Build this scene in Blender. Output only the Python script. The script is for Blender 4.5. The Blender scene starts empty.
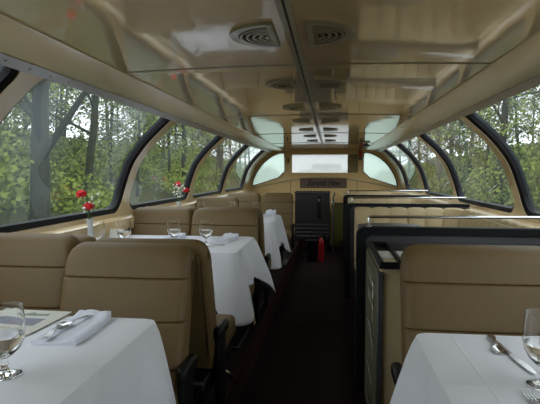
import bpy, bmesh, math, random
from mathutils import Vector, Matrix, Euler
R = random.Random(7)
EY = 1.45                       # eye height above the aisle carpet
PLAT = 0.20                     # raised seating platforms
TAB = EY - 0.5                  # table top height
C = bpy.context.scene.collection
PI = math.pi

# ------------------------------------------------------------------ materials
def new_mat(name):
    m = bpy.data.materials.new(name); m.use_nodes = True
    return m, m.node_tree, m.node_tree.nodes['Principled BSDF']

def mat(name, col, rough=.5, metal=0., var=.12, scale=8., bump=0., bscale=60., coat=0., spec=.5, sheen=0., col2=None, emis=None):
    m, nt, b = new_mat(name)
    N, L = nt.nodes, nt.links
    tc = N.new('ShaderNodeTexCoord')
    nz = N.new('ShaderNodeTexNoise'); nz.inputs['Scale'].default_value = scale; nz.inputs['Detail'].default_value = 4
    L.new(tc.outputs['Object'], nz.inputs['Vector'])
    mx = N.new('ShaderNodeMix'); mx.data_type = 'RGBA'
    c2 = col2 if col2 else tuple(max(0, c*(1-var)) for c in col)
    c1 = col if col2 else tuple(min(1, c*(1+var)) for c in col)
    mx.inputs[6].default_value = (*c1, 1); mx.inputs[7].default_value = (*c2, 1)
    L.new(nz.outputs['Fac'], mx.inputs[0]); L.new(mx.outputs[2], b.inputs['Base Color'])
    b.inputs['Roughness'].default_value = rough; b.inputs['Metallic'].default_value = metal
    b.inputs['Specular IOR Level'].default_value = spec
    b.inputs['Coat Weight'].default_value = coat; b.inputs['Coat Roughness'].default_value = .05
    if sheen: b.inputs['Sheen Weight'].default_value = sheen
    if bump:
        n2 = N.new('ShaderNodeTexNoise'); n2.inputs['Scale'].default_value = bscale; n2.inputs['Detail'].default_value = 3
        L.new(tc.outputs['Object'], n2.inputs['Vector'])
        bp = N.new('ShaderNodeBump'); bp.inputs['Strength'].default_value = bump; bp.inputs['Distance'].default_value = .01
        L.new(n2.outputs['Fac'], bp.inputs['Height']); L.new(bp.outputs['Normal'], b.inputs['Normal'])
    return m

def glass_pane(name, tint, veil, veilcol, rough=.02, spots=.05):
    m = bpy.data.materials.new(name); m.use_nodes = True; nt = m.node_tree; N, L = nt.nodes, nt.links
    N.clear(); out = N.new('ShaderNodeOutputMaterial')
    tr = N.new('ShaderNodeBsdfTransparent'); tr.inputs[0].default_value = (*tint, 1)
    gl = N.new('ShaderNodeBsdfGlossy'); gl.inputs['Roughness'].default_value = rough
    df = N.new('ShaderNodeBsdfTranslucent'); df.inputs[0].default_value = (*veilcol, 1)
    tc = N.new('ShaderNodeTexCoord'); nz = N.new('ShaderNodeTexNoise'); nz.inputs['Scale'].default_value = 1.6; nz.inputs['Detail'].default_value = 5
    L.new(tc.outputs['Object'], nz.inputs['Vector'])
    mr = N.new('ShaderNodeMapRange'); mr.inputs[1].default_value = .35; mr.inputs[2].default_value = .75
    mr.inputs[3].default_value = veil; mr.inputs[4].default_value = veil + spots
    L.new(nz.outputs['Fac'], mr.inputs[0])
    m1 = N.new('ShaderNodeMixShader'); L.new(mr.outputs[0], m1.inputs[0]); L.new(tr.outputs[0], m1.inputs[1]); L.new(df.outputs[0], m1.inputs[2])
    fr = N.new('ShaderNodeFresnel'); ge = N.new('ShaderNodeNewGeometry')      # a thin pane reflects alike from both faces
    im = N.new('ShaderNodeMapRange'); im.inputs[3].default_value = 1.36; im.inputs[4].default_value = 1/1.36
    L.new(ge.outputs['Backfacing'], im.inputs[0]); L.new(im.outputs[0], fr.inputs[0])
    m2 = N.new('ShaderNodeMixShader'); L.new(fr.outputs[0], m2.inputs[0]); L.new(m1.outputs[0], m2.inputs[1]); L.new(gl.outputs[0], m2.inputs[2])
    L.new(m2.outputs[0], out.inputs[0]); return m

def clear_glass(name, ior=1.45, col=(1, 1, 1)):
    m, nt, b = new_mat(name)
    b.inputs['Transmission Weight'].default_value = 1; b.inputs['Roughness'].default_value = 0
    b.inputs['IOR'].default_value = ior; b.inputs['Base Color'].default_value = (*col, 1)
    return m

def ceiling_mat(name, col, coat=1., ior=1.9, wav=.05, crough=.045):
    m, nt, b = new_mat(name); N, L = nt.nodes, nt.links
    tc = N.new('ShaderNodeTexCoord')
    nz = N.new('ShaderNodeTexNoise'); nz.inputs['Scale'].default_value = 1.5; nz.inputs['Detail'].default_value = 6
    L.new(tc.outputs['Object'], nz.inputs['Vector'])
    mx = N.new('ShaderNodeMix'); mx.data_type = 'RGBA'
    mx.inputs[6].default_value = (*[c*.85 for c in col], 1); mx.inputs[7].default_value = (*[c*1.1 for c in col], 1)
    L.new(nz.outputs['Fac'], mx.inputs[0]); L.new(mx.outputs[2], b.inputs['Base Color'])
    b.inputs['Roughness'].default_value = .25
    b.inputs['Coat Weight'].default_value = coat; b.inputs['Coat Roughness'].default_value = crough; b.inputs['Coat IOR'].default_value = ior
    n2 = N.new('ShaderNodeTexNoise'); n2.inputs['Scale'].default_value = 3.; n2.inputs['Detail'].default_value = 1
    mp = N.new('ShaderNodeMapping'); mp.inputs['Scale'].default_value = (.6, 1.6, 1)
    L.new(tc.outputs['Object'], mp.inputs['Vector']); L.new(mp.outputs[0], n2.inputs['Vector'])
    bp = N.new('ShaderNodeBump'); bp.inputs['Strength'].default_value = wav; bp.inputs['Distance'].default_value = .1
    L.new(n2.outputs['Fac'], bp.inputs['Height']); L.new(bp.outputs['Normal'], b.inputs['Coat Normal']); L.new(bp.outputs['Normal'], b.inputs['Normal'])
    return m

M = dict(
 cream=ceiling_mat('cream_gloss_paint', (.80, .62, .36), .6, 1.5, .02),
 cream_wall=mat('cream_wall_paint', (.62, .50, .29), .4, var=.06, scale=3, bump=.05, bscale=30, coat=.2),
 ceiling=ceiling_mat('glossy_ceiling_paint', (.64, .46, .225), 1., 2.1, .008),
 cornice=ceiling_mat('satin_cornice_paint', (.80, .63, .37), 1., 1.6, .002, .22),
 gasket=mat('black_rubber', (.006, .006, .008), .5, var=.2, spec=.25),
 lightstrip=mat('pale_metal_strip', (.50, .50, .50), .35, .4, var=.1),
 vinyl=mat('tan_vinyl', (.158, .104, .042), .52, var=.07, scale=4, bump=.12, bscale=220, spec=.35),
 vinyl_side=mat('tan_vinyl_welt', (.15, .10, .04), .55, var=.08, scale=5, bump=.1, bscale=200, spec=.3),
 lounge=mat('cream_tufted_vinyl', (.50, .385, .21), .45, var=.07, scale=4, bump=.08, bscale=160, spec=.4),
 black=mat('black_enamel', (.005, .005, .006), .45, var=.2, spec=.3),
 blackedge=mat('black_edge_laminate', (.004, .005, .007), .5, var=.2, spec=.25),
 steel=mat('dull_steel', (.11, .11, .115), .42, .6, var=.12, scale=6),
 darksteel=mat('dark_steel_counter', (.060, .058, .055), .3, .5, var=.15, scale=5),
 olive=mat('olive_panel', (.13, .12, .065), .5, var=.15, scale=6, bump=.1),
 chrome=mat('chrome', (.75, .76, .78), .12, 1., var=.03),
 silver=mat('silverware', (.68, .68, .70), .18, 1., var=.05),
 cloth=mat('white_table_linen', (.80, .81, .86), .85, var=.025, scale=6, bump=.12, bscale=500, spec=.15, sheen=.1),
 napkin=mat('white_napkin_linen', (.74, .76, .84), .9, var=.02, scale=10, bump=.15, bscale=600, spec=.1),
 carpet=mat('dark_red_carpet', (.026, .010, .010), .95, scale=45, bump=.5, bscale=300, spec=.1, col2=(.010, .007, .008)),
 carpetside=mat('red_carpet_trim', (.05, .016, .016), .95, scale=60, bump=.5, bscale=300, spec=.1, col2=(.02, .009, .009)),
 wallend=mat('warm_end_wall_paint', (.86, .60, .26), .38, var=.08, scale=2.5, bump=.04, bscale=20, coat=.3),
 olivewall=mat('green_yellow_panel', (.20, .20, .05), .5, var=.1, scale=3),
 brown=mat('brown_plaque', (.17, .105, .075), .45, var=.15, scale=8),
 ink=mat('dark_lettering', (.012, .008, .008), .5, var=.1),
 red=mat('red_enamel', (.38, .012, .012), .3, var=.1, coat=.5),
 petal=mat('red_petals', (.72, .010, .018), .6, var=.25, scale=60),
 white=mat('white_petals', (.8, .8, .76), .7, var=.08, scale=60),
 stem=mat('green_stem', (.06, .13, .03), .6, var=.2, scale=30),
 vase=mat('white_bud_vase', (.68, .72, .76), .25, var=.05, coat=.4),
 paper=mat('menu_paper', (.62, .62, .55), .6, var=.04, scale=5),
 papertan=mat('menu_back_tan', (.48, .40, .22), .6, var=.08, scale=5),
 blueprint=mat('menu_blue_print', (.10, .26, .42), .5, scale=14, col2=(.30, .16, .12)),
 greenprint=mat('menu_green_print', (.12, .17, .10), .5, scale=30, col2=(.30, .33, .30)),
 bark=mat('mossy_bark', (.034, .031, .017), .9, scale=1.5, bump=.2, bscale=6, col2=(.032, .042, .012), spec=.1),
 barkgrey=mat('grey_bark', (.10, .095, .08), .9, scale=4, bump=.6, bscale=14, col2=(.05, .055, .04), spec=.1),
 leaf=mat('spring_leaves', (.28, .34, .05), .7, scale=.8, col2=(.11, .165, .03), spec=.2),
 leafdark=mat('dark_undergrowth', (.09, .12, .03), .8, scale=.8, col2=(.16, .20, .045), spec=.2),
 ground=mat('wooded_ground', (.09, .11, .035), .95, scale=.5, bump=.5, bscale=4, col2=(.05, .04, .02), spec=.1),
 roofpaint=mat('pale_roof_paint', (.42, .44, .47), .5, var=.1, scale=2),
 glass=glass_pane('curved_window_glass', (.92, .95, .94), .02, (.62, .74, .80), spots=.08),
 endglass=glass_pane('misted_end_glass', (.74, .86, .78), .8, (.72, .88, .78), .05, .12),
 endglass2=glass_pane('misted_centre_glass', (.78, .80, .80), .86, (.80, .81, .80), .05, .12),
 goblet=clear_glass('goblet_glass', 1.45),
 water=clear_glass('drinking_water', 1.33),
 curtain=mat('olive_blind', (.30, .23, .085), .6, var=.1, scale=6),
 grille=mat('vent_paint', (.30, .25, .15), .35, var=.1, coat=.5),
 dark=mat('dark_recess', (.01, .009, .007), .8, var=.1),
)

def add_creases(m, step=.31):
    nt = m.node_tree; N, L = nt.nodes, nt.links; b = N['Principled BSDF']
    tc = N.new('ShaderNodeTexCoord'); sp = N.new('ShaderNodeSeparateXYZ'); L.new(tc.outputs['Object'], sp.inputs[0])
    outs = []
    for ax, ph in (('X', .12), ('Y', .05)):
        a = N.new('ShaderNodeMath'); a.operation = 'ADD'; a.inputs[1].default_value = ph+10*step; L.new(sp.outputs[ax], a.inputs[0])
        p = N.new('ShaderNodeMath'); p.operation = 'PINGPONG'; p.inputs[1].default_value = step/2; L.new(a.outputs[0], p.inputs[0])
        r = N.new('ShaderNodeMapRange'); r.interpolation_type = 'SMOOTHSTEP'; r.inputs[1].default_value = 0; r.inputs[2].default_value = .006; r.inputs[3].default_value = 1; r.inputs[4].default_value = 0
        L.new(p.outputs[0], r.inputs[0]); outs.append(r.outputs[0])
    s_ = N.new('ShaderNodeMath'); s_.operation = 'MAXIMUM'; L.new(outs[0], s_.inputs[0]); L.new(outs[1], s_.inputs[1])
    old = b.inputs['Normal'].links[0].from_node
    bp = N.new('ShaderNodeBump'); bp.inputs['Strength'].default_value = .5; bp.inputs['Distance'].default_value = .0025
    L.new(s_.outputs[0], bp.inputs['Height']); L.new(old.outputs[0], bp.inputs['Normal']); L.new(bp.outputs[0], b.inputs['Normal'])
add_creases(M['cloth'])
# ------------------------------------------------------------------ helpers
def link(o, parent=None):
    C.objects.link(o)
    if parent: o.parent = parent
    return o
def obj(name, bm, m, parent=None, smooth=True, loc=None):
    me = bpy.data.meshes.new(name)
    bmesh.ops.recalc_face_normals(bm, faces=bm.faces)
    bm.to_mesh(me); bm.free()
    for mm in (m if isinstance(m, (list, tuple)) else [m]): me.materials.append(mm)
    if smooth:
        me.shade_smooth()
        try: me.set_sharp_from_angle(angle=math.radians(38))
        except Exception: pass
    o = bpy.data.objects.new(name, me); link(o, parent)
    if loc: o.location = loc
    return o
def thing(name, label, cat, loc=(0, 0, 0), rz=0, group=None):
    o = bpy.data.objects.new(name, None); o.empty_display_size = .1; link(o)
    o.location = loc; o.rotation_euler = (0, 0, rz); o['label'] = label; o['category'] = cat
    if group: o['group'] = group
    return o
def tag(o, label, cat, group=None, kind=None):
    o['label'] = label; o['category'] = cat
    if group: o['group'] = group
    if kind: o['kind'] = kind
    return o
def struct(name, bm, m, parent=None, smooth=True):
    o = obj(name, bm, m, parent, smooth); o['kind'] = 'structure'; return o
def kids(o): return [c for c in bpy.data.objects if c.parent == o]
def dup(root, loc, rz=None, label=None, group=None, scale=None):
    r = root.copy(); C.objects.link(r); r.location = loc
    if rz is not None: r.rotation_euler = (0, 0, rz)
    if scale: r.scale = scale
    if label: r['label'] = label
    if group: r['group'] = group
    def rec(a, b):
        for ch in kids(a):
            c = ch.copy(); C.objects.link(c); c.parent = b; rec(ch, c)
    rec(root, r)
    return r
def box(bm, x0, x1, y0, y1, z0, z1, bev=0., seg=2):
    r = bmesh.ops.create_cube(bm, size=1)
    vs = r['verts']
    bmesh.ops.scale(bm, vec=(x1-x0, y1-y0, z1-z0), verts=vs)
    bmesh.ops.translate(bm, vec=((x0+x1)/2, (y0+y1)/2, (z0+z1)/2), verts=vs)
    if bev > 0:
        es = list({e for v in vs for e in v.link_edges})
        bmesh.ops.bevel(bm, geom=es, offset=bev, segments=seg, profile=.5, affect='EDGES')
    return bm
def BM(): return bmesh.new()
def bx(*a, **k): return box(BM(), *a, **k)
def tube(bm, pts, rad, n=10, cap=True):
    pts = [Vector(p) for p in pts]
    rads = rad if isinstance(rad, (list, tuple)) else [rad]*len(pts)
    rings = []; up = Vector((0, 0, 1)); prev = None
    for i, p in enumerate(pts):
        t = (pts[min(i+1, len(pts)-1)] - pts[max(i-1, 0)]).normalized()
        if prev is None:
            a = up if abs(t.dot(up)) < .9 else Vector((1, 0, 0))
            s = t.cross(a).normalized()
        else: s = (prev - t*prev.dot(t)).normalized()
        prev = s; q = t.cross(s)
        rings.append([bm.verts.new(p + (s*math.cos(2*PI*k/n) + q*math.sin(2*PI*k/n))*rads[i]) for k in range(n)])
    for a, b in zip(rings, rings[1:]):
        for k in range(n): bm.faces.new((a[k], a[(k+1) % n], b[(k+1) % n], b[k]))
    if cap: bm.faces.new(rings[0][::-1]); bm.faces.new(rings[-1])
    return bm
def lathe(bm, prof, n=32, c=(0, 0, 0), closed=False):
    rings = []
    for r, z in prof:
        if r < 1e-6: rings.append([bm.verts.new((c[0], c[1], c[2]+z))])
        else: rings.append([bm.verts.new((c[0]+r*math.cos(2*PI*k/n), c[1]+r*math.sin(2*PI*k/n), c[2]+z)) for k in range(n)])
    for a, b in zip(rings, rings[1:]):
        for k in range(n):
            k2 = (k+1) % n
            if len(a) == 1 and len(b) == 1: continue
            if len(a) == 1: bm.faces.new((a[0], b[k], b[k2]))
            elif len(b) == 1: bm.faces.new((a[k], b[0], a[k2]))
            else: bm.faces.new((a[k], a[k2], b[k2], b[k]))
    return bm
def prism(bm, poly, axis, a0, a1, bev=0):
    """extrude a 2D polygon; axis 'y': poly is (x,z); axis 'z': poly is (x,y); axis 'x': poly is (y,z)"""
    def P(u, v, w): return (u, w, v) if axis == 'y' else ((u, v, w) if axis == 'z' else (w, u, v))
    A = [bm.verts.new(P(u, v, a0)) for u, v in poly]; B = [bm.verts.new(P(u, v, a1)) for u, v in poly]
    n = len(poly)
    fs = [bm.faces.new(A[::-1]), bm.faces.new(B)]
    for k in range(n): fs.append(bm.faces.new((A[k], A[(k+1) % n], B[(k+1) % n], B[k])))
    if bev:
        es = [e for e in fs[0].edges] + [e for e in fs[1].edges]
        bmesh.ops.bevel(bm, geom=es, offset=bev, segments=2, affect='EDGES')
    return bm
def rrect(x0, x1, y0, y1, r, n=6):
    """rounded rectangle, r = (bl, br, tr, tl)"""
    if not isinstance(r, (tuple, list)): r = (r,)*4
    out = []
    for (cx, cy, rr, a0) in ((x0, y0, r[0], 180), (x1, y0, r[1], 270), (x1, y1, r[2], 0), (x0, y1, r[3], 90)):
        sx = 1 if cx == x0 else -1; sy = 1 if cy == y0 else -1
        for k in range(n+1):
            a = math.radians(a0+90*k/n)
            out.append((cx+sx*rr+rr*math.cos(a), cy+sy*rr+rr*math.sin(a)))
    return out

# ------------------------------------------------------------------ the car shell
Y0, Y1 = -1.807, 10.1
PITCH = 1.881; MUL = [-1.807 + PITCH*k for k in range(7)]      # ribs
PROF = [(1.50, -.345), (1.49, -.24), (1.462, -.13), (1.39, .06), (1.29, .20), (1.19, .302), (1.05, .425), (1.0, .46)]
# arc length table
def catmull(t, P):
    i = min(int(t), len(P)-2); f = t-i
    p0 = P[max(i-1, 0)]; p1 = P[i]; p2 = P[i+1]; p3 = P[min(i+2, len(P)-1)]
    return tuple(.5*((2*b)+(c-a)*f+(2*a-5*b+4*c-d)*f*f+(-a+3*b-3*c+d)*f**3) for a, b, c, d in zip(p0, p1, p2, p3))
SAM = [catmull(k*(len(PROF)-1)/200, PROF) for k in range(201)]
LEN = [0]
for a, b in zip(SAM, SAM[1:]): LEN.append(LEN[-1]+math.dist(a, b))
LT = LEN[-1]
def surf(s, off=0.):
    s = max(0, min(LT, s))
    import bisect
    i = max(1, min(200, bisect.bisect_left(LEN, s))); f = (s-LEN[i-1])/(LEN[i]-LEN[i-1])
    a, b = SAM[i-1], SAM[i]; x = a[0]+(b[0]-a[0])*f; z = a[1]+(b[1]-a[1])*f
    a, b = SAM[max(0, i-6)], SAM[min(200, i+5)]
    d = math.dist(a, b); nx, nz = (b[1]-a[1])/d, -(b[0]-a[0])/d
    return x+nx*off, z+nz*off+EY
SB, ST = .035, LT-.06          # sill line and top of the openings

def opening(ya, yb, inset, n=10, rb=.13, rt=.10):
    """points (y,s) round one opening with matched outer-cell points"""
    y0, y1, s0, s1 = ya+.065+inset, yb-.065-inset, SB+inset, ST-inset*.6
    pts = []
    rb -= inset*.6; rt -= inset*.6
    def seg(a, b, m, oa, ob):
        for k in range(m):
            f = k/m; pts.append(((a[0]+(b[0]-a[0])*f, a[1]+(b[1]-a[1])*f), (oa[0]+(ob[0]-oa[0])*f, oa[1]+(ob[1]-oa[1])*f)))
    def arc(cx, cy, r, a0, oa, oc, ob):
        for k in range(n):
            f = k/n; a = math.radians(a0+90*f)
            o = (oa[0]+(oc[0]-oa[0])*f*2, oa[1]+(oc[1]-oa[1])*f*2) if f < .5 else (oc[0]+(ob[0]-oc[0])*(f-.5)*2, oc[1]+(ob[1]-oc[1])*(f-.5)*2)
            pts.append(((cx+r*math.cos(a), cy+r*math.sin(a)), o))
    seg((y0+rb, s0), (y1-rb, s0), 14, (y0+rb, 0), (y1-rb, 0))
    arc(y1-rb, s0+rb, rb, 270, (y1-rb, 0), (yb, 0), (yb, s0+rb))
    seg((y1, s0+rb), (y1, s1-rt), 18, (yb, s0+rb), (yb, s1-rt))
    arc(y1-rt, s1-rt, rt, 0, (yb, s1-rt), (yb, LT), (y1-rt, LT))
    seg((y1-rt, s1), (y0+rt, s1), 14, (y1-rt, LT), (y0+rt, LT))
    arc(y0+rt, s1-rt, rt, 90, (y0+rt, LT), (ya, LT), (ya, s1-rt))
    seg((y0, s1-rt), (y0, s0+rb), 18, (ya, s1-rt), (ya, s0+rb))
    arc(y0+rb, s0+rb, rb, 180, (ya, s0+rb), (ya, 0), (y0+rb, 0))
    return pts
def sv(bm, sx, y, s, off): x, z = surf(s, off); return bm.verts.new((sx*x, y, z))

for sx, side in ((-1, 'left'), (1, 'right')):
    bm = BM()
    DEP = .075
    for k in range(6):
        ya, yb = MUL[k], MUL[k+1]
        P = opening(ya, yb, 0)
        n = len(P)
        inn = [sv(bm, sx, p[0], p[1], 0) for p, q in P]; out = [sv(bm, sx, q[0], q[1], 0) for p, q in P]
        inb = [sv(bm, sx, p[0], p[1], DEP) for p, q in P]; outb = [sv(bm, sx, q[0], q[1], DEP) for p, q in P]
        for i in range(n):
            j = (i+1) % n
            bm.faces.new((inn[i], inn[j], out[j], out[i])); bm.faces.new((inb[i], inb[j], outb[j], outb[i])); bm.faces.new((inn[i], inn[j], inb[j], inb[i]))
    # solid panel from the last rib to the end wall
    prev = None
    for k in range(25):
        s = LT*k/24; row = [sv(bm, sx, MUL[6], s, 0), sv(bm, sx, Y1+.06, s, 0), sv(bm, sx, Y1+.06, s, DEP), sv(bm, sx, MUL[6], s, DEP)]
        if prev:
            for q in range(4): bm.faces.new((prev[q], prev[(q+1) % 4], row[(q+1) % 4], row[q]))
        prev = row
    bmesh.ops.remove_doubles(bm, verts=bm.verts, dist=.0004)
    # sill ledge and lower wall
    zl = EY-.345
    prism(bm, [(sx*1.58, zl+.01), (sx*1.49, zl+.005), (sx*1.455, zl-.015), (sx*1.45, zl-.10), (sx*1.49, zl-.11), (sx*1.50, PLAT-.2), (sx*1.58, PLAT-.2)], 'y', Y0, Y1+.06)
    struct('wall_'+side, bm, M['cream'])
    # windows: gasket ring and pane
    for k in range(6):
        ya, yb = MUL[k], MUL[k+1]
        w = bpy.data.objects.new('window_%d' % (k+1 + (0 if sx < 0 else 6)), None); link(w); w['kind'] = 'structure'
        bm = BM()
        A = opening(ya, yb, .002); B = opening(ya, yb, .034)
        n = len(A); prof = [(A, .004), (B, .016), (B, .066), (A, .066)]
        rings = [[sv(bm, sx, p[0], p[1], off) for p, q in Q] for Q, off in prof]
        for a in range(4):
            for i in range(n):
                j = (i+1) % n; bm.faces.new((rings[a][i], rings[a][j], rings[(a+1) % 4][j], rings[(a+1) % 4][i]))
        obj('window_gasket', bm, M['gasket'], w)
        bm = BM(); prev = None
        for i in range(25):
            s = SB+.02+(ST-SB-.035)*i/24
            row = [sv(bm, sx, ya+.085+(yb-ya-.17)*j/8, s, .046) for j in range(9)]
            if prev:
                for j in range(8): bm.faces.new((prev[j], prev[j+1], row[j+1], row[j]))
            prev = row
        obj('window_pane', bm, M['glass'], w)
    # pale strip with screws along the window heads
    bm = BM(); prev = None
    prism(bm, [(sx*1.065, EY+.405), (sx*1.078, EY+.398), (sx*1.045, EY+.428), (sx*1.035, EY+.424)], 'y', Y0, Y1)
    for j in range(78):
        yy = Y0+.1+j*.15
        bmesh.ops.create_uvsphere(bm, u_segments=6, v_segments=4, radius=.006, matrix=Matrix.Translation((sx*1.056, yy, EY+.411)))
    struct('trim_%d' % (1 if sx < 0 else 2), bm, M['lightstrip'])
    # cornice soffit
    bm = BM()
    prism(bm, [(sx*1.06, EY+.425), (sx*.80, EY+.440), (sx*.790, EY+.445), (sx*.790, EY+.54), (sx*1.06, EY+.54)], 'y', Y0, Y1)
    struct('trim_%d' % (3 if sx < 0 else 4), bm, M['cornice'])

# ceiling: long shallow crowned panels with cross seams
def zc(x): return EY+.466-.016*(x/.8)**2
bm = BM()
prev = None
for k in range(25):
    x = -.80+1.6*k/24
    row = [bm.verts.new((x, Y0, zc(x))), bm.verts.new((x, Y1+.06, zc(x))), bm.verts.new((x, Y1+.06, EY+.55)), bm.verts.new((x, Y0, EY+.55))]
    if prev:
        for q in range(4): bm.faces.new((prev[q], prev[(q+1) % 4], row[(q+1) % 4], row[q]))
    else: bm.faces.new(row)
    prev = row
bm.faces.new(prev[::-1])
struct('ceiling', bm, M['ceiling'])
bm = BM()      # roof skin over the cornices
for sx in (-1, 1): prism(bm, [(sx*.7, EY+.555), (sx*1.0, EY+.545), (sx*1.1, EY+.47), (sx*1.12, EY+.49), (sx*1.02, EY+.58), (sx*.7, EY+.60)], 'y', Y0, Y1+.06)
box(bm, -.75, .75, Y0, Y1+.06, EY+.555, EY+.60)
struct('roof', bm, M['roofpaint'])
# centre joint cover: two thin beads with a dark gap
bm = BM()
for sx in (-1, 1): box(bm, min(sx*.004, sx*.022), max(sx*.004, sx*.022), Y0, Y1, EY+.462, EY+.468, .0015, 1)
struct('trim_5', bm, M['grille'])
struct('trim_6', bx(-.004, .004, Y0, Y1, EY+.4655, EY+.4675), M['dark'])
n = 7
for yy in (2.2, 4.08, 5.96, 7.84, .32):
    bm = BM(); prev = None
    for k in range(17):
        x = -.79+1.58*k/16
        row = [bm.verts.new((x, yy-.008, zc(x)-.0005)), bm.verts.new((x, yy, zc(x)-.004)), bm.verts.new((x, yy+.008, zc(x)-.0005))]
        if prev:
            for q in range(2): bm.faces.new((prev[q], prev[q+1], row[q+1], row[q]))
        prev = row
    struct('trim_%d' % n, bm, M['grille']); n += 1

# ceiling vents: D shaped halves either side of the centre joint
def make_vent(sx):
    v = thing('ceiling_vent', 'x', 'vent', (0, 0, 0))
    def half(a, b, n=20): return [(sx*(.052+a*math.sin(PI*k/n)), b*math.cos(PI*k/n)) for k in range(n+1)]
    z0 = EY+.4655
    def ringband(bm, a0, b0, a1, b1, zt, zb):
        I, O = half(a0, b0), half(a1, b1)
        V = [[bm.verts.new((x, y, z)) for x, y in Q] for Q, z in ((I, zt), (I, zb), (O, zb), (O, zt))]
        for q in range(4):
            A, B = V[q], V[(q+1) % 4]
            for k in range(len(A)-1): bm.faces.new((A[k], A[k+1], B[k+1], B[k]))
        for e in (0, -1): bm.faces.new([V[q][e] for q in range(4)])
    bm = BM(); ringband(bm, .128, .118, .158, .142, z0, z0-.010)
    box(bm, *sorted((sx*.052, sx*.074)), -.14, .14, z0-.012, z0, .003, 1)
    obj('vent_frame', bm, M['grille'], v)
    bm = BM(); prism(bm, half(.128, .118), 'z', z0-.003, z0); obj('vent_recess', bm, M['dark'], v)
    for a in (.030, .052, .074, .096, .116):
        bm = BM(); ringband(bm, a, a*.9, a+.007, a*.9+.007, z0-.001, z0-.013); obj('louvre', bm, M['grille'], v)
    return v
PL = ['nearest pair to the camera', 'second pair along', 'third pair along', 'fourth pair along', 'fifth pair along', 'sixth pair along', 'farthest pair by the end wall']
vl, vr = make_vent(-1), make_vent(1)
for k in range(7):
    for v, sd in ((vl, 'left'), (vr, 'right')):
        lab = 'half-round louvred ceiling vent, %s half of the %s' % (sd, PL[k])
        yy = 1.71+.95*k
        if k == 0: v.location = (0, yy, 0); v['label'] = lab; v['group'] = 'ceiling vents'
        else: dup(v, (0, yy, 0), label=lab, group='ceiling vents')

# floors
struct('floor', bx(-.44, .40, Y0, Y1, -.1, 0), M['carpet'])
for sx, side, xi in ((-1, 'left', .44), (1, 'right', .40)):
    struct('floor_platform_'+side, bx(*sorted((sx*xi, sx*1.56)), Y0, Y1, -.1, PLAT), M['carpet'])
    struct('baseboard_'+side, bx(*sorted((sx*(xi-.012), sx*xi)), Y0, Y1, 0, PLAT+.004), M['carpetside'])
struct('wall_back', bx(-1.6, 1.6, Y0-.06, Y0, 0, EY+.6), M['cream_wall'])

# end wall with three openings
def arcpts(x0, z0, pts): return pts
WL = [(-.77, -.065), (-.775, .375), (-.80, .402), (-.90, .400), (-1.07, .325), (-1.24, .185), (-1.37, .0), (-1.435, -.16), (-1.455, -.27), (-1.44, -.285)]
WR = [(-x, z) for x, z in WL]
WC = rrect(-.645, .68, -.012, .37, .03, 4)
HOLES = [WL, WR, WC]
bm = BM()
outer = [(-1.60, -EY), (1.60, -EY)]
outerp = [(1.60, -.36)] + [(surf(LT*k/14, .075)[0], surf(LT*k/14, .075)[1]-EY) for k in range(15)] + [(.95, .56)]
outline = outer + outerp + [(-x, z) for x, z in reversed(outerp)]
def loop(bm, pts, y): 
    vs = [bm.verts.new((x, y, z+EY)) for x, z in pts]
    return vs, [bm.edges.new((vs[i], vs[(i+1) % len(vs)])) for i in range(len(vs))]
def rnd(pts, it=1):
    for _ in range(it):
        q = []
        for i in range(len(pts)):
            a, b = pts[i], pts[(i+1) % len(pts)]
            q += [(a[0]*.8+b[0]*.2, a[1]*.8+b[1]*.2), (a[0]*.2+b[0]*.8, a[1]*.2+b[1]*.8)]
        pts = q
    return pts
HOL = [rnd(WL), rnd(WR), WC]
es = []
for P in [outline]+HOL: es += loop(bm, P, Y1)[1]
r = bmesh.ops.triangle_fill(bm, edges=es, use_beauty=True)
fs = [f for f in bm.faces]
ex = bmesh.ops.extrude_face_region(bm, geom=fs)
bmesh.ops.translate(bm, vec=(0, .06, 0), verts=[v for v in ex['geom'] if isinstance(v, bmesh.types.BMVert)])
struct('wall_end', bm, M['wallend'], smooth=False)
def ring_from(bm, P, win, y0, y1):
    cx = sum(p[0] for p in P)/len(P); cz = sum(p[1] for p in P)/len(P); Q = []
    n = len(P)
    for i in range(n):
        a, b = P[i-1], P[(i+1) % n]; d = math.dist(a, b) or 1; nx, nz = (b[1]-a[1])/d, -(b[0]-a[0])/d
        if nx*(cx-P[i][0])+nz*(cz-P[i][1]) < 0: nx, nz = -nx, -nz
        Q.append((P[i][0]+nx*win, P[i][1]+nz*win))
    V = [[bm.verts.new((x, y, z+EY)) for x, z in S] for S, y in ((P, y0), (Q, y0), (Q, y1), (P, y1))]
    for q in range(4):
        A, B = V[q], V[(q+1) % 4]
        for i in range(n): bm.faces.new((A[i], A[(i+1) % n], B[(i+1) % n], B[i]))
for i, P in enumerate(HOL):
    w = bpy.data.objects.new('window_%d' % (13+i), None); link(w); w['kind'] = 'structure'
    bm = BM(); ring_from(bm, P, .016 if i < 2 else .010, Y1-.006, Y1+.05); obj('window_gasket', bm, M['gasket'] if i < 2 else M['cream_wall'], w)
    bm = BM(); ring_from(bm, [(x, z) for x, z in P], -.022, Y1-.012, Y1+.0); obj('window_frame', bm, M['wallend'], w)
    bm = BM()
    if i == 2:
        vs = [bm.verts.new((x, Y1+.035, z+EY)) for x, z in rrect(-.64, .475, -.007, .365, .02, 3)]
    else: vs = [bm.verts.new((x, Y1+.035, z+EY)) for x, z in P]
    bm.faces.new(vs); obj('window_pane', bm, M['endglass'] if i < 2 else M['endglass2'], w)
    if i == 2:
        obj('pull_blind', bx(.475, .675, Y1+.03, Y1+.05, EY-.007, EY+.365, .004, 1), M['curtain'], w)
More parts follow.
